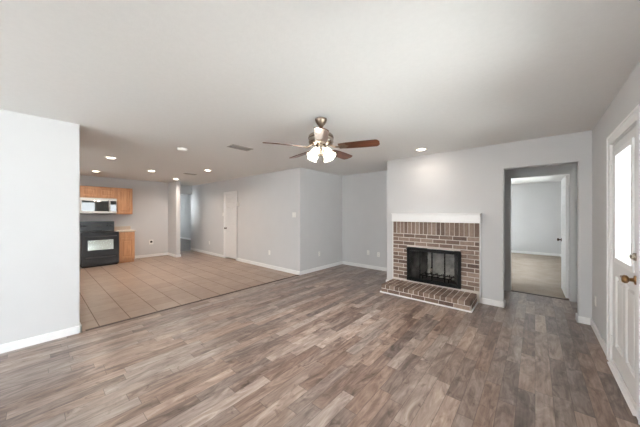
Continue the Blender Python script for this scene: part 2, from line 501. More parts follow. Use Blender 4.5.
struct('wall_wing', mb, M['wall'], 'short narrow wing wall between kitchen and hallway', 'wall')
CD = (-7.395, -6.717, 0.0, 2.02)             # closet door opening
mb = MB().wall('Y', YK, YK + 0.12, -9.97, XA - 0.12, 0, CZ, [CD])
mb.box(XA - 0.12, XA, YK, YK + 0.12, 0, CZ, 0.012, 3, edges=lambda c: c.x > XA - 0.05 and c.y < YK + 0.05 and 0.2 < c.z < 2.2)
struct('wall_closet', mb, M['wall'], 'grey wall with the white closet door', 'wall')
mb = MB().box(CD[0] - 0.3, CD[1] + 0.3, YK + 0.5, YK + 0.6, -0.1, CZ)  # unseen enclosure, added to stop daylight leaking under the closet door
for x_ in (CD[0] - 0.3, CD[1] + 0.2): mb.box(x_, x_ + 0.1, YK + 0.12, YK + 0.5, -0.1, CZ)
struct('wall_closet_light_block', mb, M['wall'], 'unseen closet enclosure added to keep daylight out of the door gap', 'wall')
struct('wall_alcove_left', MB().box(XA - 0.12, XA, YK + 0.12, YA, 0, CZ), M['wall'], 'grey left wall of the alcove beside the fireplace', 'wall')
BD = (-0.345, 0.435, 0.0, 2.05)            # bedroom door opening
mb = MB().wall('Y', YA, YA + 0.12, XA - 0.12, 0.76, 0, CZ, [BD])
struct('wall_alcove', mb, M['wall'], 'grey rear wall of the alcove and of the doorway passage', 'wall')
# fireplace wall: chase with firebox void, header and piers of the opening
FBX0, FBX1, FBZ0, FBZ1 = -1.800, -0.915, 0.165, 0.785
mb = MB().wall('Y', YF, YF + 0.12, -2.19, OX0 - 0.03, 0, CZ, [(FBX0, FBX1, FBZ0, FBZ1)])
mb.box(-2.22, -2.19, YF, YF + 0.12, 0, CZ, 0.012, 3, edges=lambda c: c.x < -2.21 and c.y < YF + 0.05 and 0.2 < c.z < 2.2)
mb.box(OX0 - 0.03, OX0, YF, YF + 0.12, 0, SOF, 0.012, 3, edges=lambda c: c.x > OX0 - 0.01 and 0.2 < c.z < 2.0)
mb.box(OX0 - 0.03, OX1 + 0.03, YF, YF + 0.12, SOF, CZ)
mb.box(OX1, OX1 + 0.03, YF, YF + 0.12, 0, SOF, 0.012, 3, edges=lambda c: c.x < OX1 + 0.01 and 0.2 < c.z < 2.0)
mb.box(OX1 + 0.03, XR, YF, YF + 0.12, 0, CZ)
mb.box(-2.22, -2.10, YF + 0.12, YA, 0, CZ)
mb.box(-0.72, -0.60, YF + 0.12, YA, 0, CZ)
struct('wall_fireplace', mb, M['wall'], 'pale grey wall holding the brick fireplace and the doorway opening', 'wall')
# hallway
HN = (-10.4, -9.75, 1.2, 1.9)  # unseen window, added to brighten the hallway end of the closet wall
mb = MB().wall('Y', 2.985, 3.105, -17.0, XK - 0.12, 0, CZ, [HN])
struct('wall_hall_near', mb, M['wall'], 'hidden near wall of the far hallway', 'wall')
struct('wall_hall_header', MB().box(-9.97, -9.85, 3.105, YK, 2.12, CZ), M['wall'], 'dropped header over the hallway opening', 'wall')
struct('wall_hall_far', MB().box(-17.0, -9.67, 5.45, 5.57, 0, CZ), M['wall'], 'far wall at the end of the hallway', 'wall')
HW = (3.75, 5.15, 0.7, 2.1)  # unseen end window, added to light the far hallway wall
mb = MB().wall('X', -17.1, -16.98, 2.985, 5.57, 0, CZ, [HW])
struct('wall_hall_end', mb, M['wall'], 'hidden end wall of the hallway', 'wall')
struct('wall_hall_return', MB().box(-9.79, -9.67, YK + 0.12, 5.45, 0, CZ), M['wall'], 'hidden return wall of the hallway', 'wall')
# bedroom
BW = (6.3, 10.4, 0.35, 2.2)
BW2 = (9.0, 10.6, 0.35, 2.2)  # second unseen window, added to brighten the carpeted room
struct('wall_bedroom_right', MB().wall('X', 0.64, 0.76, YA + 0.12, 11.5, 0, CZ, [BW]), M['wall'], 'right wall of the carpeted room', 'wall')
struct('wall_bedroom_back', MB().box(-3.6, 0.64, 11.2, 11.32, 0, CZ), M['wall'], 'rear wall of the carpeted room', 'wall')
struct('wall_bedroom_left', MB().wall('X', -3.72, -3.6, YA + 0.12, 11.32, 0, CZ, [BW2]), M['wall'], 'left wall of the carpeted room', 'wall')

# ------------------------------------------------------------------ baseboards
BH, BT = 0.085, 0.014
def bb(mb, x0, y0, x1, y1, nx, ny):
    """baseboard run on a wall face, (nx,ny) points into the room"""
    xs = sorted((x0, x1)); ys = sorted((y0, y1))
    if nx: xs = sorted((x0, x0 + nx * BT))
    else: ys = sorted((y0, y0 + ny * BT))
    def top_front(c):
        f = (c.x - (x0 + nx * BT)) if nx else (c.y - (y0 + ny * BT))
        return abs(f) < 1e-3 and c.z > BH - 1e-3
    mb.box(xs[0], xs[1], ys[0], ys[1], 0, BH, 0.006, 2, edges=top_front)
    return mb
def base(name, runs, label):
    mb = MB()
    for r in runs: bb(mb, *r)
    struct(name, mb, M['trim'], label, 'baseboard')
base('baseboard_left', [(XL, YB, XL, 0.36 + BT, 1, 0), (XL - 0.12, 0.36, XL + BT, 0.36, 0, 1)], 'white baseboard along the left wall')
base('baseboard_back', [(XL, YB, PAT[0] - 0.1, YB, 0, 1), (PAT[1] + 0.1, YB, XR, YB, 0, 1)], 'white baseboard behind the viewpoint')
base('baseboard_right', [(XR, YB, XR, 2.60, -1, 0), (XR, 3.635, XR, YF, -1, 0)], 'white baseboard along the right wall')
base('baseboard_fireplace', [(-0.655, YF, OX0 + BT, YF, 0, -1), (OX0, YF - BT, OX0, YF + 0.12, 1, 0),
     (OX1 - BT, YF, XR - BT, YF, 0, -1), (OX1, YF - BT, OX1, YF + 0.12, -1, 0), (-2.22 - BT, YF, -2.075, YF, 0, -1), (-2.22, YF - BT, -2.22, YA, -1, 0)], 'white baseboard along the fireplace wall')
base('baseboard_alcove', [(XA, YA, -2.22, YA, 0, -1), (XA, YK - BT, XA, YA, 1, 0)], 'white baseboard around the alcove')
base('baseboard_closet', [(-9.97, YK, CD[0] - 0.06, YK, 0, -1), (CD[1] + 0.06, YK, XA + BT, YK, 0, -1)], 'white baseboard along the closet wall')
base('baseboard_kitchen', [(XK, 1.94, XK, 2.985, 1, 0), (XK, 2.985, -8.63 + BT, 2.985, 0, -1), (-8.63, 2.985 - BT, -8.63, 3.105 + BT, 1, 0)], 'white baseboard in the kitchen')
base('baseboard_hall', [(-17.0, 5.45, -9.79, 5.45, 0, -1)], 'white baseboard on the far hallway wall')
base('baseboard_bedroom', [(-3.6, 11.2, 0.64, 11.2, 0, -1), (0.64, YA + 0.12, 0.64, 11.2, -1, 0)], 'white baseboard around the carpeted room')

# ------------------------------------------------------------------ windows out of view; those labelled added are invented to let daylight in
def window(n, axis, wall0, wall1, o, label, mull=1):
    t = thing('window_%d' % n, label, 'window', kind='structure')
    fr = MB(); a, b, c, d = o; f = 0.05; mid = (wall0 + wall1) / 2
    def bar(u0, u1, z0, z1):
        fr._slab(axis, mid - 0.03, mid + 0.03, u0, u1, z0, z1)
    bar(a, a + f, c, d); bar(b - f, b, c, d); bar(a + f, b - f, c, c + f); bar(a + f, b - f, d - f, d)
    for k in range(mull):
        u = a + (b - a) * (k + 1) / (mull + 1); bar(u - f / 2, u + f / 2, c + f, d - f)
    fr.build('window_frame', M['trim'], t)
    pn = MB(); pn._slab(axis, mid - 0.003, mid + 0.003, a + f / 2, b - f / 2, c + f / 2, d - f / 2)
    pn.build('pane', M['clear_glass'], t)
window(1, 'X', XR, XR + 0.12, WIN1, 'wide window in the right wall near the viewpoint')
window(2, 'X', XR, XR + 0.12, WIN2, 'wide window added for daylight in the right wall behind the viewpoint')
window(3, 'Y', YB - 0.12, YB, PAT, 'sliding patio window added for daylight in the wall behind the viewpoint', 1)
window(6, 'Y', -1.72, -1.6, KW, 'wide window added for daylight in the hidden side wall of the kitchen')
window(4, 'X', 0.64, 0.76, BW, 'window in the right wall of the carpeted room')
window(7, 'X', -3.72, -3.6, BW2, 'window added for daylight in the left wall of the carpeted room', 2)
window(8, 'Y', 2.985, 3.105, HN, 'window added for daylight in the hidden near wall of the hallway', 0)
window(5, 'X', -17.1, -16.98, HW, 'window added for daylight at the hidden end of the hallway')

# ------------------------------------------------------------------ front door (door_1)
def frame_casing(mb, axis, face, s, u0, u1, ztop, cw, ct):
    """casing on the wall face; s = direction into the room"""
    p = sorted((face, face + s * ct))
    mb._slab(axis, p[0], p[1], u0 - cw, u0, 0, ztop + cw)
    mb._slab(axis, p[0], p[1], u1, u1 + cw, 0, ztop + cw)
    mb._slab(axis, p[0], p[1], u0, u1, ztop, ztop + cw)
    q = sorted((face, face + s * ct * 1.5))
    mb._slab(axis, q[0], q[1], u0 - cw, u0 - cw + 0.014, 0, ztop + cw)
    mb._slab(axis, q[0], q[1], u1 + cw - 0.014, u1 + cw, 0, ztop + cw)
    mb._slab(axis, q[0], q[1], u0 - cw, u1 + cw, ztop + cw - 0.014, ztop + cw)
d1 = thing('door_1', 'white half glazed front door in the right wall', 'door', (XR, 3.115, 0), kind='structure')
mb = MB(); frame_casing(mb, 'X', XR, -1, FD[0] + 0.012, FD[1] - 0.012, FD[3] - 0.012, 0.085, 0.014)
mb.box(XR, XR + 0.12, FD[0], FD[0] + 0.018, 0, FD[3]); mb.box(XR, XR + 0.12, FD[1] - 0.018, FD[1], 0, FD[3]); mb.box(XR, XR + 0.12, FD[0], FD[1], FD[3] - 0.018, FD[3])
mb.build('casing', M['trim'], d1)
SW, SH = 0.796, 2.006
# slab: local x runs from hinge side (far, y 3.513) to latch side
Md = Matrix.Translation((XR + 0.002, 3.513, 0.012)) @ Matrix.Rotation(R(-90), 4, 'Z')
panels = [(0.115, 0.355, 0.20, 0.83), (0.44, 0.68, 0.20, 0.83)]
hole = [(0.15, 0.646, 0.985, 1.905)]
slab = MB().panel_slab(SW, SH, 0.044, panels, hole, Md, depth=0.015).build('door_slab', M['door'], d1)
gf = MB()
def dl(mb, u0, u1, y0, y1, z0, z1, bev=0.0):
    mb.box(u0, u1, y0, y1, z0, z1, bev, mat=Md)
u0, u1, z0, z1 = hole[0]
for a in ((u0 - 0.03, u0 + 0.012, z0 - 0.03, z1 + 0.03), (u1 - 0.012, u1 + 0.03, z0 - 0.03, z1 + 0.03), (u0 + 0.012, u1 - 0.012, z0 - 0.03, z0 + 0.012), (u0 + 0.012, u1 - 0.012, z1 - 0.012, z1 + 0.03)):
    dl(gf, a[0], a[1], -0.010, 0.0, a[2], a[3], 0.003)
gf.build('glazing_frame', M['trim'], d1)
gp = MB(); dl(gp, u0, u1, 0.020, 0.026, z0, z1); gp.build('pane', M['clear_glass'], d1)
MB().box(XR + 0.016, XR + 0.05, 2.715, 3.515, 2.012, 2.034).build('head_gap_shade', M['gap_shade'], d1)  # dark strip painted in for the shaded gap above the slab
for hz in (0.22, 1.02, 1.80):
    h = MB().lathe([(0.006, -0.05), (0.006, 0.05)], 10, (XR - 0.008, 3.520, hz))
    h.box(XR - 0.004, XR + 0.001, 3.49, 3.548, hz - 0.045, hz + 0.045)
    h.build('hinge', M['trim'], d1)
hd = MB()
YL = 3.513 - SW + 0.07
Mr = Matrix.Rotation(R(-90), 4, 'Y')
hd.lathe([(0.032, 0), (0.032, 0.008), (0.014, 0.012), (0.012, 0.034)], 20, (XR, YL, 0.925), Mr)
hd.lathe([(0.014, 0.032), (0.028, 0.042), (0.030, 0.055), (0.022, 0.066), (0.006, 0.068)], 20, (XR, YL, 0.925), Mr)
hd.tube([(XR - 0.048, YL, 0.925), (XR - 0.052, YL + 0.04, 0.927), (XR - 0.05, YL + 0.10, 0.925)], [0.014, 0.011, 0.009], 10)
hd.build('door_handle', M['brass'], d1)
db = MB().lathe([(0.028, 0), (0.028, 0.012), (0.02, 0.016)], 20, (XR, YL, 1.09), Mr)
db.box(XR - 0.032, XR - 0.014, YL - 0.005, YL + 0.005, 1.075, 1.105, 0.002)
db.build('deadbolt', M['nickel'], d1)
MB().box(XR - 0.03, XR + 0.10, FD[0] + 0.018, FD[1] - 0.018, 0.0, 0.014, 0.003).build('threshold', M['trim'], d1)
MB().box(XR - 0.008, XR + 0.001, 2.73, 3.50, 0.016, 0.06, 0.002).build('door_sweep', M['door'], d1)

# ------------------------------------------------------------------ closet door (door_2)
d2 = thing('door_2', 'narrow white six panel closet door in the grey wall', 'door', ((CD[0] + CD[1]) / 2, YK, 0), kind='structure')
mb = MB(); frame_casing(mb, 'Y', YK, -1, CD[0] + 0.01, CD[1] - 0.01, CD[3] - 0.01, 0.055, 0.014)
mb.box(CD[0], CD[0] + 0.015, YK, YK + 0.12, 0, CD[3]); mb.box(CD[1] - 0.015, CD[1], YK, YK + 0.12, 0, CD[3]); mb.box(CD[0], CD[1], YK, YK + 0.12, CD[3] - 0.015, CD[3])
mb.build('casing', M['trim'], d2)
W2 = CD[1] - CD[0] - 0.036
Mc = Matrix.Translation((CD[0] + 0.018, YK + 0.004, 0.035))
def six(W): 
    a, b, c, d = 0.10, W / 2 - 0.045, W / 2 + 0.045, W - 0.10
    return [(x0, x1, z0, z1) for x0, x1 in ((a, b), (c, d)) for z0, z1 in ((0.22, 0.80), (1.0, 1.55), (1.66, 1.86))]
MB().panel_slab(W2, 1.965, 0.035, six(W2), (), Mc).build('door_slab', M['door'], d2)
kx = CD[0] + 0.018 + 0.06
Mf = Matrix.Rotation(R(90), 4, 'X')
kb = MB().lathe([(0.03, 0), (0.03, 0.006), (0.012, 0.01), (0.012, 0.03), (0.028, 0.042), (0.028, 0.055), (0.012, 0.064)], 18, (kx, YK + 0.004, 0.94), Mf)
kb.build('door_knob', M['bronze'], d2)

# ------------------------------------------------------------------ bedroom door (door_3)
d3 = thing('door_3', 'white panel door standing open into the carpeted room', 'door', (0.045, YA, 0), kind='structure')
mb = MB(); frame_casing(mb, 'Y', YA, -1, BD[0] + 0.012, BD[1] - 0.012, BD[3] - 0.012, 0.06, 0.014)
mb.box(BD[0], BD[0] + 0.018, YA, YA + 0.12, 0, BD[3]); mb.box(BD[1] - 0.018, BD[1], YA, YA + 0.12, 0, BD[3]); mb.box(BD[0], BD[1], YA, YA + 0.12, BD[3] - 0.018, BD[3])
mb.build('casing', M['casing_grey'], d3)
Mb = Matrix.Translation((BD[1] - 0.020, YA + 0.118, 0.012)) @ Matrix.Rotation(R(90.8), 4, 'Z')
# local x along slab from hinge, y=0 face looks to +X side after turning, back face looks to the doorway side
MB().panel_slab(0.735, 2.01, 0.035, six(0.735), (), Mb).build('door_slab', M['door'], d3)
kb = MB()
for sgn, y in ((-1, 0.0), (1, 0.035)):
    mm = Mb @ Matrix.Translation((0.675, y, 0.90)) @ Matrix.Rotation(R(90 if sgn < 0 else -90), 4, 'X')
    kb.lathe([(0.03, 0), (0.03, 0.006), (0.012, 0.01), (0.012, 0.03), (0.027, 0.042), (0.027, 0.055), (0.012, 0.062)], 18, mat=mm)
kb.build('door_knob', M['bronze'], d3)
for hz in (0.25, 1.05, 1.82):
    MB().lathe([(0.007, -0.045), (0.007, 0.045)], 10, (BD[1] - 0.020, YA + 0.125, hz)).build('hinge', M['nickel'], d3)

# ------------------------------------------------------------------ fireplace
fp = thing('brick_fireplace', 'brown brick fireplace with white mantel and raised brick hearth', 'fireplace', (-1.365, YF, 0))
BX0, BX1 = -2.066, -0.652
BRT = 0.045      # brick projection from the wall
HT = 0.145       # hearth top
rng = random.Random(4)
YB0 = YF - BRT
def brick_box(mb, x0, x1, y0, y1, z0, z1):
    j = lambda: rng.uniform(-0.0015, 0.0015)
    mb.box(x0 + j(), x1 + j(), y0 + j(), y1, z0 + j(), z1 + j(), 0.004, 1)
bs = MB()
mort = MB()
mort.wall('Y', YB0 + 0.006, YF, BX0, BX1, 0.0, 1.245, [(FBX0, FBX1, FBZ0, FBZ1)])
mort.build('mortar', M['mortar'], fp)
PZ, PXB = 0.0705, 0.2075
SZ0 = 1.245 - 0.222
z = SZ0 - PZ; k = 0
while z > HT - 0.02:
    off = (k % 2) * PXB / 2
    x = BX0 - off
    while x < BX1:
        a, b_ = max(x, BX0) + 0.005, min(x + PXB, BX1) - 0.006
        zz0, zz1 = z + 0.0065, z + PZ - 0.0065
        x += PXB
        segs = [(a, b_)]
        if zz1 > FBZ0 and zz0 < FBZ1 - 0.02:
            segs = [(s0, s1) for s0, s1 in ((a, min(b_, FBX0)), (max(a, FBX1), b_))]
        for s0, s1 in segs:
            if s1 - s0 > 0.02: brick_box(bs, s0, s1, YB0, YF - 0.005, max(zz0, HT), zz1)
    z -= PZ; k += 1
n = 20; pw = (BX1 - BX0) / n
for i in range(n):
    brick_box(bs, BX0 + i * pw + 0.005, BX0 + (i + 1) * pw - 0.005, YB0, YF - 0.005, SZ0 + 0.005, 1.245 - 0.003)
bs.build('brick_surround', M['brick'], fp)
# hearth
HX0, HX1, HY0, HY1 = -2.07, -0.685, 4.045, YB0
hm = MB().box(HX0 + 0.006, HX1 - 0.006, HY0 + 0.006, HY1, 0.0, HT - 0.005)
hearth = hm.build('hearth', M['mortar'], fp)
hb = MB()
# lower stretcher course
x = HX0 - 0.08
while x < HX1:
    a, b_ = max(x, HX0) + 0.004, min(x + PXB, HX1) - 0.004
    if b_ - a > 0.02: brick_box(hb, a, b_, HY0, HY0 + 0.09, 0.015, 0.072)
    x += PXB
y = HY0 + 0.10
while y < HY1 - 0.02:
    brick_box(hb, HX1 - 0.09, HX1, y + 0.004, min(y + PXB, HY1) - 0.004, 0.015, 0.072)
    brick_box(hb, HX0, HX0 + 0.09, y + 0.004, min(y + PXB, HY1) - 0.004, 0.015, 0.072)
    y += PXB
# upper course: headers at the front, two more rows behind
nb = 17; pw = (HX1 - HX0) / nb
rows = [(HY0, HY0 + 0.20), (HY0 + 0.208, HY0 + 0.405), (HY0 + 0.413, HY1)]
for (y0, y1) in rows:
    for i in range(nb):
        brick_box(hb, HX0 + i * pw + 0.005, HX0 + (i + 1) * pw - 0.005, y0, y1 - 0.004, 0.082, HT)
hb.build('hearth_brick', M['brick'], hearth)
ht = MB()
ht.box(HX0 - 0.016, HX1 + 0.016, HY0 - 0.016, HY0, 0, 0.022, 0.005)
ht.box(HX1, HX1 + 0.016, HY0, YF, 0, 0.022, 0.005)
ht.box(HX0 - 0.016, HX0, HY0, YF - 0.02, 0, 0.022, 0.005)
ht.build('hearth_trim', M['trim'], fp)
# side strip trim and mantel
MB().box(BX1, BX1 + 0.014, YF - 0.035, YF, 0.09, 1.245, 0.003).build('side_trim', M['trim'], fp)
MB().box(BX0 - 0.016, BX0, YF - 0.035, YF, 0.15, 1.245, 0.003).build('side_trim', M['trim'], fp)
mt = MB()
mt.box(-2.052, -0.629, YF - 0.135, YF, 1.247, 1.385, 0.004)
mt.box(-2.060, -0.621, YF - 0.145, YF, 1.385, 1.400, 0.005)
mt.build('mantel', M['trim'], fp)
# firebox
fx = MB()
Y0, Y1 = YF + 0.002, YF + 0.50
tx = 0.20
def quadbox(mb, pts):
    t = bmesh.new(); vs = [t.verts.new(p) for p in pts]; t.faces.new(vs); 
    r = bmesh.ops.extrude_face_region(t, geom=t.faces[:])
    nn = (Vector(pts[1]) - Vector(pts[0])).cross(Vector(pts[3]) - Vector(pts[0])).normalized()
    for e in r['geom']:
        if isinstance(e, bmesh.types.BMVert): e.co += nn * 0.03
    bmesh.ops.recalc_face_normals(t, faces=t.faces[:]); mb.merge(t)
a, b_, c_, d_ = FBX0 + 0.0, FBX1 - 0.0, FBZ0, FBZ1 + 0.05
quadbox(fx, [(a, Y0, c_), (a, Y0, d_), (a + tx, Y1, d_), (a + tx, Y1, c_)])
quadbox(fx, [(b_, Y0, c_), (b_ - tx, Y1, c_), (b_ - tx, Y1, d_), (b_, Y0, d_)])
quadbox(fx, [(a, Y0 + 0.1, d_), (b_, Y0 + 0.1, d_), (b_ - tx, Y1, d_), (a + tx, Y1, d_)])
quadbox(fx, [(a, Y0 - 0.03, c_), (a + tx, Y1, c_), (b_ - tx, Y1, c_), (b_, Y0 - 0.03, c_)])
firebox = fx.build('firebox', M['firebrick'], fp)
fb = MB()
for r_ in range(9):
    o = 0.10 * (r_ % 2)
    x = a + tx - o
    while x < b_ - tx:
        x0, x1 = max(x, a + tx) + 0.003, min(x + 0.2, b_ - tx) - 0.003
        if x1 - x0 > 0.02: fb.box(x0, x1, Y1 - 0.012, Y1 + 0.02, c_ + 0.002 + r_ * 0.07, c_ + 0.067 + r_ * 0.07, 0.003, 1)
        x += 0.2
fb.build('firebox_brick', M['ash'], firebox)
for s in (-1, 1):
    fb = MB()
    L = math.hypot(tx, Y1 - Y0)
    ang = math.atan2(Y1 - Y0, tx if s < 0 else -tx)
    mm = Matrix.Translation((a if s < 0 else b_, Y0, c_)) @ Matrix.Rotation(ang, 4, 'Z')
    for r_ in range(9):
        x = -0.1 * (r_ % 2) + 0.02
        while x < L:
            x0, x1 = max(x, 0.03) + 0.003, min(x + 0.2, L) - 0.003
            yy = (-0.012, 0.004) if s < 0 else (-0.004, 0.012)
            if x1 - x0 > 0.02: fb.box(x0, x1, yy[0], yy[1], 0.002 + r_ * 0.07, 0.067 + r_ * 0.07, 0.003, 1, mat=mm)
            x += 0.2
    fb.build('firebox_brick', M['firebrick'], firebox)
# black glass-door screen
sy0, sy1 = YB0 - 0.03, YB0 + 0.008
ss = MB()
ox0, ox1, oz0, oz1 = FBX0 + 0.012, FBX1 + 0.010, HT + 0.030, FBZ1 - 0.010
ss.box(ox0, ox0 + 0.03, sy0, sy1, oz0, oz1, 0.003); ss.box(ox1 - 0.035, ox1, sy0, sy1, oz0, oz1, 0.003)
ss.box(ox0 + 0.03, ox1 - 0.035, sy0, sy1, oz1 - 0.045, oz1, 0.003); ss.box(ox0 + 0.03, ox1 - 0.035, sy0, sy1, oz0, oz0 + 0.055, 0.003)
ss.build('screen_frame', M['black_metal'], fp)
gx0, gx1 = ox0 + 0.03, ox1 - 0.035
gz0, gz1 = oz0 + 0.055, oz1 - 0.045
qw = (gx1 - gx0) / 4
for i in range(4):
    x0, x1 = gx0 + i * qw, gx0 + (i + 1) * qw
    gm = MB(); f = 0.009
    yy0, yy1 = sy0 + 0.008, sy0 + 0.02
    gm.box(x0, x0 + f, yy0, yy1, gz0, gz1); gm.box(x1 - f, x1, yy0, yy1, gz0, gz1)
    gm.box(x0 + f, x1 - f, yy0, yy1, gz0, gz0 + f); gm.box(x0 + f, x1 - f, yy0, yy1, gz1 - f, gz1)
    fd = gm.build('glass_door', M['black_metal'], fp)
    MB().box(x0 + f / 2, x1 - f / 2, yy0 + 0.004, yy0 + 0.008, gz0 + f / 2, gz1 - f / 2).build('glass_pane', M['smoked_glass'], fd)
    if i in (1, 2):
        hx = x1 - 0.012 if i == 1 else x0 + 0.012
        MB().tube([(hx, yy0, 0.36), (hx, yy0 - 0.03, 0.37), (hx, yy0 - 0.03, 0.45), (hx, yy0, 0.46)], 0.006, 8).build('door_handle', M['nickel'], fd)
mm = MB().tube([(ox0 - 0.005, sy0 - 0.01, oz1 - 0.02), (ox0 + 0.05, sy0 - 0.012, oz1 - 0.02)], 0.008, 8)
mm.build('damper_handle', M['black_metal'], fp)
# grate resting on the firebox floor
gr = thing('fire_grate', 'black iron log grate inside the brick fireplace', 'grate', (-1.365, YF + 0.27, FBZ0))
gg = MB()
for i in range(6):
    x = -1.365 - 0.25 + i * 0.10
    gg.tube([(x, YF + 0.12, FBZ0 + 0.17), (x, YF + 0.14, FBZ0 + 0.09), (x, YF + 0.42, FBZ0 + 0.09)], 0.008, 8)
gg.build('grate_bars', M['black_metal'], gr)
gg = MB()
for y in (YF + 0.18, YF + 0.38):
    gg.tube([(-1.365 - 0.27, y, FBZ0 + 0.078), (-1.365 + 0.27, y, FBZ0 + 0.078)], 0.008, 8)
gg.build('cross_bar', M['black_metal'], gr)
for x in (-0.22, 0.22):
    for y in (YF + 0.18, YF + 0.38):
        MB().tube([(-1.365 + x, y, FBZ0), (-1.365 + x, y, FBZ0 + 0.078)], 0.008, 8).build('leg', M['black_metal'], gr)

# ------------------------------------------------------------------ ceiling fan
FX, FY = -1.79, 2.085
fan = thing('ceiling_fan', 'five blade cherry wood ceiling fan with nickel motor and four lit glass shades', 'ceiling fan', (FX, FY, 2.44))
fan['local_build'] = 1
MB().lathe([(0.066, 0), (0.066, -0.012), (0.060, -0.03), (0.046, -0.055), (0.030, -0.075), (0.022, -0.085)], 32).build('canopy', M['pewter'], fan)
MB().lathe([(0.016, -0.08), (0.016, -0.15)], 16).build('downrod', M['pewter'], fan)
motor = MB().lathe([(0.03, -0.125), (0.06, -0.135), (0.085, -0.15), (0.12, -0.17), (0.135, -0.185), (0.138, -0.20), (0.138, -0.225), (0.132, -0.235),
             (0.138, -0.245), (0.136, -0.262), (0.115, -0.278), (0.085, -0.285), (0.07, -0.29)], 40).build('motor_housing', M['nickel'], fan)
motor['local_build'] = 1
MB().lathe([(0.1385, -0.203), (0.1415, -0.206), (0.1415, -0.219), (0.1385, -0.222)], 40, cap=False).build('motor_band', M['pewter'], motor)
YAW = 40.88
# blade, long axis local +x, pitched about its axis
def blade_shape():
    r0, r1 = 0.20, 0.632
    top = [(r0, 0.050), (0.28, 0.060), (0.45, 0.068), (0.60, 0.068), (r1 - 0.018, 0.060), (r1, 0.030)]
    return top + [(x, -y) for x, y in reversed(top)]
pitch = Matrix.Rotation(R(-13), 4, 'X')
ZB = -0.315
for i in range(5):
    ang = R(YAW - 16 - 2 + 72 * i)
    mm = Matrix.Rotation(ang, 4, 'Z') @ Matrix.Translation((0, 0, ZB)) @ pitch
    b = MB().prism(blade_shape(), -0.004, 0.004, bevel=0.002)
    bo = b.build('blade', M['blade'], fan)
    bo.matrix_local = mm
    bo['local_build'] = 1
    ir = MB()
    # ornate blade iron: flat arm with a spread foot under the blade
    ir.prism([(0.17, 0.012), (0.21, 0.02), (0.24, 0.042), (0.275, 0.045), (0.285, 0.02), (0.31, 0.0), (0.285, -0.02), (0.275, -0.045), (0.24, -0.042), (0.21, -0.02), (0.17, -0.012)], -0.010, -0.004, bevel=0.001)
    ir.tube([(0.085, 0, 0.035), (0.12, 0, 0.02), (0.15, 0, -0.004), (0.20, 0, -0.008)], [0.012, 0.011, 0.011, 0.010], 8)
    ir.build('blade_bracket', M['pewter'], bo)
kit = MB().lathe([(0.05, -0.285), (0.06, -0.30), (0.062, -0.33), (0.045, -0.35), (0.03, -0.375), (0.034, -0.385), (0.018, -0.40), (0.006, -0.412)], 28).build('light_kit', M['nickel'], fan)
kit['local_build'] = 1
for i in range(4):
    ang = R(YAW + 45 + 90 * i + 4)
    ca, sa = math.cos(ang), math.sin(ang)
    MB().tube([(0.045 * ca, 0.045 * sa, -0.325), (0.07 * ca, 0.07 * sa, -0.322), (0.085 * ca, 0.085 * sa, -0.335)], 0.010, 8).build('lamp_arm', M['nickel'], kit)
    mm = Matrix.Rotation(ang, 4, 'Z') @ Matrix.Translation((0.078, 0, -0.338)) @ Matrix.Rotation(R(-32), 4, 'Y')
    sh = MB().lathe([(0.022, 0.0), (0.025, -0.010), (0.033, -0.026), (0.039, -0.046), (0.043, -0.072), (0.050, -0.098), (0.058, -0.112)], 24, mat=mm, cap=False)
    so = sh.build('lamp_shade', M['shade'], fan); so['local_build'] = 1
    MB().lathe([(0.010, -0.01), (0.012, -0.03), (0.022, -0.056), (0.020, -0.075), (0.008, -0.088)], 14, mat=mm).build('bulb', M['bulb'], so)
    L = bpy.data.lights.new('fan_bulb_light', 'POINT'); L.energy = FAN_BULB_W; L.color = WARM; L.shadow_soft_size = 0.012
    lo = bpy.data.objects.new('fan_bulb_light', L); COL.objects.link(lo); lo.parent = fan
    lo.location = mm @ Vector((0, 0, -0.096))
MB().tube([(0.02, 0.01, -0.40), (0.02, 0.01, -0.47)], 0.0015, 6).build('pull_chain', M['nickel'], fan)

# ------------------------------------------------------------------ recessed ceiling lights
def can_light(label, x, y, group='recessed ceiling lights', tilt=None):
    t = thing('recessed_light', label, 'ceiling light', (x, y, CZ), group=group); t['local_build'] = 1
    MB().lathe([(0.065, 0.0), (0.095, 0.0), (0.097, -0.004), (0.090, -0.010), (0.072, -0.010), (0.065, -0.004)], 32, cap=False).build('trim_ring', M['trim'], t)
    MB().lathe([(0.066, -0.003), (0.05, -0.010), (0.02, -0.014), (0.002, -0.0145)], 28).build('lamp_lens', M['lens'], t)
    return t
def can_lamp(t, energy):
    L = bpy.data.lights.new('downlight', 'SPOT'); L.energy = energy; L.color = WARM; L.shadow_soft_size = 0.06
    L.spot_size = R(172); L.spot_blend = 1.0
    lo = bpy.data.objects.new('downlight', L); COL.objects.link(lo); lo.parent = t; lo.location = (0, 0, -0.03)
    return lo
cans = [('recessed ceiling light nearest the bright left wall, largest of the kitchen downlights', -5.98, 0.95),
        ('recessed ceiling light above the kitchen range and microwave', -8.17, 1.01),
        ('recessed ceiling light in front of the bare kitchen wall beside the cabinets', -7.09, 1.90),
        ('recessed ceiling light directly above the end of the hallway wing wall', -8.18, 2.82),
        ('recessed ceiling light nearest the white closet door', -5.96, 2.75)]
can0 = can_light(*cans[0]); 
all_cans = [can0]
for lab, x, y in cans[1:]:
    c = copy_tree(can0); c.location = (x, y, CZ); c['label'] = lab; all_cans.append(c)
for c in all_cans: can_lamp(c, CAN_W)
eye = copy_tree(can0)
for ch in list(eye.children):
    if ch.type == 'LIGHT': bpy.data.objects.remove(ch)
eye.location = (-1.40, 4.13, CZ); eye['label'] = 'small recessed ceiling light in front of the fireplace wall'
lo = can_lamp(eye, SPOT_W); lo.data.spot_size = R(165); lo.data.spot_blend = 1.0; lo.rotation_euler = (R(22), 0, 0)

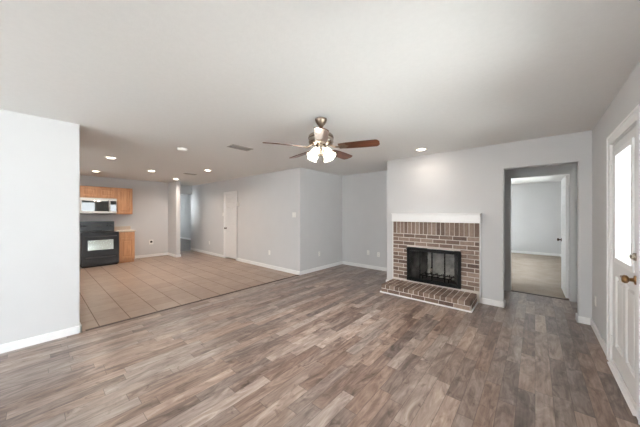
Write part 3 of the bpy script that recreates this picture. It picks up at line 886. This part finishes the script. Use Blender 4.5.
# ------------------------------------------------------------------ smoke detector and vents
t = thing('smoke_detector', 'round white smoke detector on the ceiling left of the large vent', 'smoke detector', (-4.29, 1.57, CZ)); t['local_build'] = 1
MB().lathe([(0.075, 0), (0.075, -0.012)], 28).build('base', M['plate'], t)
MB().lathe([(0.068, -0.012), (0.064, -0.026), (0.045, -0.036), (0.01, -0.038)], 28).build('cover', M['plate'], t)
def vent(label, x, y, lx, ly, rz):
    t = thing('ceiling_vent', label, 'vent', (x, y, CZ), rz, group='ceiling vents'); t['local_build'] = 1
    f = MB(); w_ = 0.02
    f.box(-lx / 2, lx / 2, -ly / 2, -ly / 2 + w_, -0.008, 0, 0.002); f.box(-lx / 2, lx / 2, ly / 2 - w_, ly / 2, -0.008, 0, 0.002)
    f.box(-lx / 2, -lx / 2 + w_, -ly / 2 + w_, ly / 2 - w_, -0.008, 0, 0.002); f.box(lx / 2 - w_, lx / 2, -ly / 2 + w_, ly / 2 - w_, -0.008, 0, 0.002)
    f.build('frame', M['vent'], t)
    MB().box(-lx / 2 + w_, lx / 2 - w_, -ly / 2 + w_, ly / 2 - w_, -0.002, -0.0005).build('duct_opening', M['vent_dark'], t)
    s = MB(); nsl = int((ly - 2 * w_) / 0.022)
    for k in range(nsl):
        yy = -ly / 2 + w_ + 0.012 + k * 0.022
        s.box(-lx / 2 + w_, lx / 2 - w_, -0.008, 0.008, -0.001, 0.001, mat=Matrix.Translation((0, yy, -0.006)) @ Matrix.Rotation(R(35), 4, 'X'))
    s.build('louvers', M['vent'], t)
vent('large rectangular ceiling vent left of the ceiling fan', -3.53, 2.15, 0.36, 0.19, R(90))
vent('small ceiling vent near the hallway opening', -6.87, 2.71, 0.30, 0.15, R(90))

# ------------------------------------------------------------------ wall plates (local: face looks to -y, origin on the wall face)
def outlet(label, loc, rz, wide=0.07, tall=0.115):
    t = thing('electrical_outlet', label, 'outlet', loc, rz, group='electrical outlets'); t['local_build'] = 1
    MB().box(-wide / 2, wide / 2, -0.006, 0, -tall / 2, tall / 2, 0.002).build('plate', M['plate'], t)
    for s in (-1, 1):
        r = MB().box(-0.017, 0.017, -0.009, -0.006, s * 0.027 - 0.016, s * 0.027 + 0.016, 0.003).build('receptacle', M['plate'], t)
        q = MB()
        for xx in (-0.007, 0.005): q.box(xx, xx + 0.002, -0.0095, -0.009, s * 0.027 - 0.005, s * 0.027 + 0.006)
        r['local_build'] = 1
        q.build('slot', M['slot'], r)
    return t
def switch(label, loc, rz, gangs):
    t = thing('light_switch', label, 'light switch', loc, rz, group='light switches'); t['local_build'] = 1
    wd = 0.07 + 0.046 * (gangs - 1)
    MB().box(-wd / 2, wd / 2, -0.006, 0, -0.0575, 0.0575, 0.002).build('plate', M['plate'], t)
    for g_ in range(gangs):
        xx = (g_ - (gangs - 1) / 2) * 0.046
        MB().box(xx - 0.005, xx + 0.005, -0.016, -0.006, -0.004, 0.012, 0.002).build('toggle', M['plate'], t)
    return t
P90, N90 = R(90), R(-90)      # +90: face looks to +X ; -90: face looks to -X
o0 = outlet('white outlet low on the closet wall between the closet door and the outer corner', (-5.138, YK, 0.395), 0)
spots = [('white outlet low on the closet wall between the hallway and the closet door', (-8.44, YK, 0.395), 0),
         ('white outlet low on the left side wall of the alcove', (XA, 4.62, 0.40), P90),
         ('white outlet low on the alcove rear wall, the one nearer the inside corner', (-3.22, YA, 0.40), 0),
         ('white outlet low on the alcove rear wall, the one nearer the fireplace', (-2.93, YA, 0.38), 0),
         ('white outlet low on the right wall between the corner and the front door', (XR, 4.33, 0.37), N90)]
for lab, loc, rz in spots:
    c = copy_tree(o0); c.location = loc; c.rotation_euler = (0, 0, rz); c['label'] = lab
switch('large white double light switch near the outer corner of the closet wall', (-4.22, YK, 1.365), 0, 2)
switch('small white light switch left of the closet door', (-7.505, YK, 1.37), 0, 1)
t = thing('door_chime', 'small white box mounted on the wall just right of the closet door', 'wall box', (-6.595, YK, 1.68)); t['local_build'] = 1
MB().box(-0.05, 0.05, -0.004, 0, -0.06, 0.06, 0.001).build('back_plate', M['plate'], t)
MB().box(-0.045, 0.045, -0.032, -0.004, -0.055, 0.055, 0.006).build('cover', M['plate'], t)
t = thing('appliance_outlet', 'white wall plate with a black appliance socket low on the kitchen wall', 'outlet', (XK, 2.50, 0.475), P90); t['local_build'] = 1
MB().box(-0.06, 0.06, -0.007, 0, -0.075, 0.075, 0.002).build('plate', M['plate'], t)
MB().lathe([(0.034, 0.0), (0.034, 0.014), (0.026, 0.016)], 20, (0, -0.006, 0.01), Matrix.Rotation(R(90), 4, 'X')).build('socket', M['appliance_black'], t)

# ------------------------------------------------------------------ kitchen (front faces look to +X)
# helper matrix: local x -> +Y (along the wall), local -y -> +X (front), z up
def front(xf, y0, z0): return Matrix.Translation((xf, y0, z0)) @ Matrix.Rotation(R(90), 4, 'Z')
RY0, RY1 = 0.795, 1.555
# range
rg = thing('kitchen_range', 'black freestanding electric range against the kitchen wall', 'range', (-9.03, (RY0 + RY1) / 2, 0))
XF = -8.70
MB().box(XK + 0.01, XF, RY0, RY1, 0.03, 0.895, 0.004).build('body', M['appliance_black'], rg)
ct = MB().box(XK + 0.01, XF + 0.025, RY0, RY1, 0.895, 0.915, 0.006).build('cooktop', M['black_glass'], rg)
for bx, by, br in ((-8.88, 0.99, 0.10), (-8.88, 1.36, 0.08), (-9.16, 0.99, 0.08), (-9.16, 1.36, 0.10)):
    MB().lathe([(br, 0.915), (br, 0.918), (br - 0.012, 0.918), (br - 0.012, 0.915)], 28, (bx, by, 0), cap=False).build('burner', M['dark_grille'], ct)
bgd = MB().box(XK + 0.01, XK + 0.085, RY0, RY1, 0.915, 1.175, 0.008).build('backguard', M['appliance_black'], rg)
for ky in (0.86, 0.94, 1.41, 1.49):
    MB().lathe([(0.024, 0), (0.022, 0.02), (0.012, 0.022)], 18, (XK + 0.085, ky, 1.06), Matrix.Rotation(R(90), 4, 'Y')).build('knob', M['dark_grille'], bgd)
MB().box(XK + 0.083, XK + 0.088, 1.08, 1.27, 1.03, 1.10, 0.001).build('clock_display', M['dark_grille'], bgd)
MB().box(XF, XF + 0.03, RY0 + 0.004, RY1 - 0.004, 0.855, 0.893, 0.003).build('front_rail', M['appliance_black'], rg)
dr = MB().panel_slab(RY1 - RY0 - 0.008, 0.545, 0.04, (), [(0.12, 0.632, 0.14, 0.40)], front(XF + 0.042, RY0 + 0.004, 0.30)).build('oven_door', M['appliance_black'], rg)
MB().box(XF + 0.030, XF + 0.040, RY0 + 0.12, RY0 + 0.64, 0.435, 0.705).build('oven_window', M['oven_mirror'], dr)
hd = MB().tube([(XF + 0.085, RY0 + 0.06, 0.795), (XF + 0.085, RY1 - 0.06, 0.795)], 0.013, 10)
for yy in (RY0 + 0.08, RY1 - 0.08): hd.tube([(XF + 0.04, yy, 0.795), (XF + 0.085, yy, 0.795)], 0.010, 8)
hd.build('oven_handle', M['dark_grille'], dr)
dw = MB().box(XF, XF + 0.038, RY0 + 0.004, RY1 - 0.004, 0.065, 0.285, 0.005).build('drawer', M['appliance_black'], rg)
MB().box(XF + 0.036, XF + 0.058, RY0 + 0.08, RY1 - 0.08, 0.235, 0.262, 0.005).build('drawer_handle', M['dark_grille'], dw)
MB().box(XK + 0.03, XF - 0.03, RY0 + 0.02, RY1 - 0.02, 0.0, 0.03).build('foot_base', M['dark'], rg)
# microwave (hung under the cabinet)
mw = thing('microwave_oven', 'stainless over range microwave with mirrored door', 'microwave', (-9.18, (RY0 + RY1) / 2, 1.385))
XM = -8.99
MB().box(XK + 0.002, XM, RY0, RY1, 1.40, 1.818, 0.004).build('body', M['steel'], mw)
md = MB().panel_slab(0.60, 0.395, 0.025, (), [(0.035, 0.565, 0.055, 0.335)], front(XM + 0.026, RY0 + 0.002, 1.405)).build('door', M['steel'], mw)
MB().box(XM + 0.010, XM + 0.020, RY0 + 0.035, RY0 + 0.57, 1.458, 1.742).build('door_window', M['mirror_glass'], md)
MB().tube([(XM + 0.055, RY0 + 0.575, 1.45), (XM + 0.06, RY0 + 0.575, 1.60), (XM + 0.055, RY0 + 0.575, 1.76)], 0.011, 10).build('door_handle', M['dark_grille'], md)
cp = MB().box(XM, XM + 0.026, RY0 + 0.606, RY1 - 0.002, 1.405, 1.80, 0.003).build('control_panel', M['steel'], mw)
MB().box(XM + 0.024, XM + 0.028, RY0 + 0.62, RY1 - 0.018, 1.46, 1.745, 0.001).build('keypad', M['mirror_glass'], cp)
MB().box(XK + 0.06, XM + 0.02, RY0 + 0.01, RY1 - 0.01, 1.375, 1.40, 0.003).build('bottom_vent', M['dark_grille'], mw)
# upper cabinets
def cab_door(t, xf, y0, y1, z0, z1, mat=None):
    W, H = y1 - y0, z1 - z0
    st = 0.055 if min(W, H) > 0.2 else 0.045
    return MB().panel_slab(W, H, 0.02, [(st, W - st, st, H - st)], (), front(xf + 0.02, y0, z0), depth=0.008, lip=0.004, flat=0.012, rise=0.022, back=False).build('door', M['oak'], t)
XU = -9.06
c1 = thing('wall_cabinet', 'low two door oak wall cabinet directly above the microwave', 'cabinet', (-9.22, (RY0 + RY1) / 2, 1.822), group='oak wall cabinets')
MB().box(XK + 0.002, XU, RY0, RY1 + 0.005, 1.822, 2.134, 0.002).build('body', M['oak'], c1)
mid = (RY0 + RY1) / 2
cab_door(c1, XU, RY0 + 0.02, mid - 0.012, 1.84, 2.112); cab_door(c1, XU, mid + 0.012, RY1 - 0.015, 1.84, 2.112)
c2 = thing('wall_cabinet', 'tall single door oak wall cabinet right of the microwave', 'cabinet', (-9.22, 1.75, 1.372), group='oak wall cabinets')
MB().box(XK + 0.002, XU, RY1 + 0.007, 1.940, 1.372, 2.134, 0.002).build('body', M['oak'], c2)
cab_door(c2, XU, RY1 + 0.027, 1.922, 1.392, 2.112)
# base cabinet
c3 = thing('base_cabinet', 'narrow oak base cabinet with drawer and door right of the range', 'cabinet', (-9.08, 1.75, 0))
XB = -8.79
MB().box(XK + 0.002, XB, RY1 + 0.010, 1.935, 0.09, 0.872, 0.002).build('body', M['oak'], c3)
MB().box(XK + 0.002, XB - 0.06, RY1 + 0.012, 1.933, 0, 0.09).build('toe_kick', M['oak'], c3)
cab_door(c3, XB, RY1 + 0.030, 1.917, 0.12, 0.69)
MB().panel_slab(1.917 - RY1 - 0.030, 0.13, 0.02, (), (), front(XB + 0.02, RY1 + 0.030, 0.715), back=False).build('drawer_front', M['oak'], c3)
cn = MB().box(XK + 0.001, XB + 0.035, RY1 + 0.006, 1.955, 0.873, 0.911, 0.008)
co = thing('countertop', 'short beige laminate countertop with backsplash right of the range', 'countertop', (-9.08, 1.75, 0.873))
cn.build('counter_slab', M['counter'], co)
MB().box(XK + 0.001, XK + 0.02, RY1 + 0.006, 1.955, 0.911, 1.01, 0.003).build('backsplash', M['counter'], co)

# marker used only while building
for o in bpy.data.objects:
    if 'local_build' in o: del o['local_build']
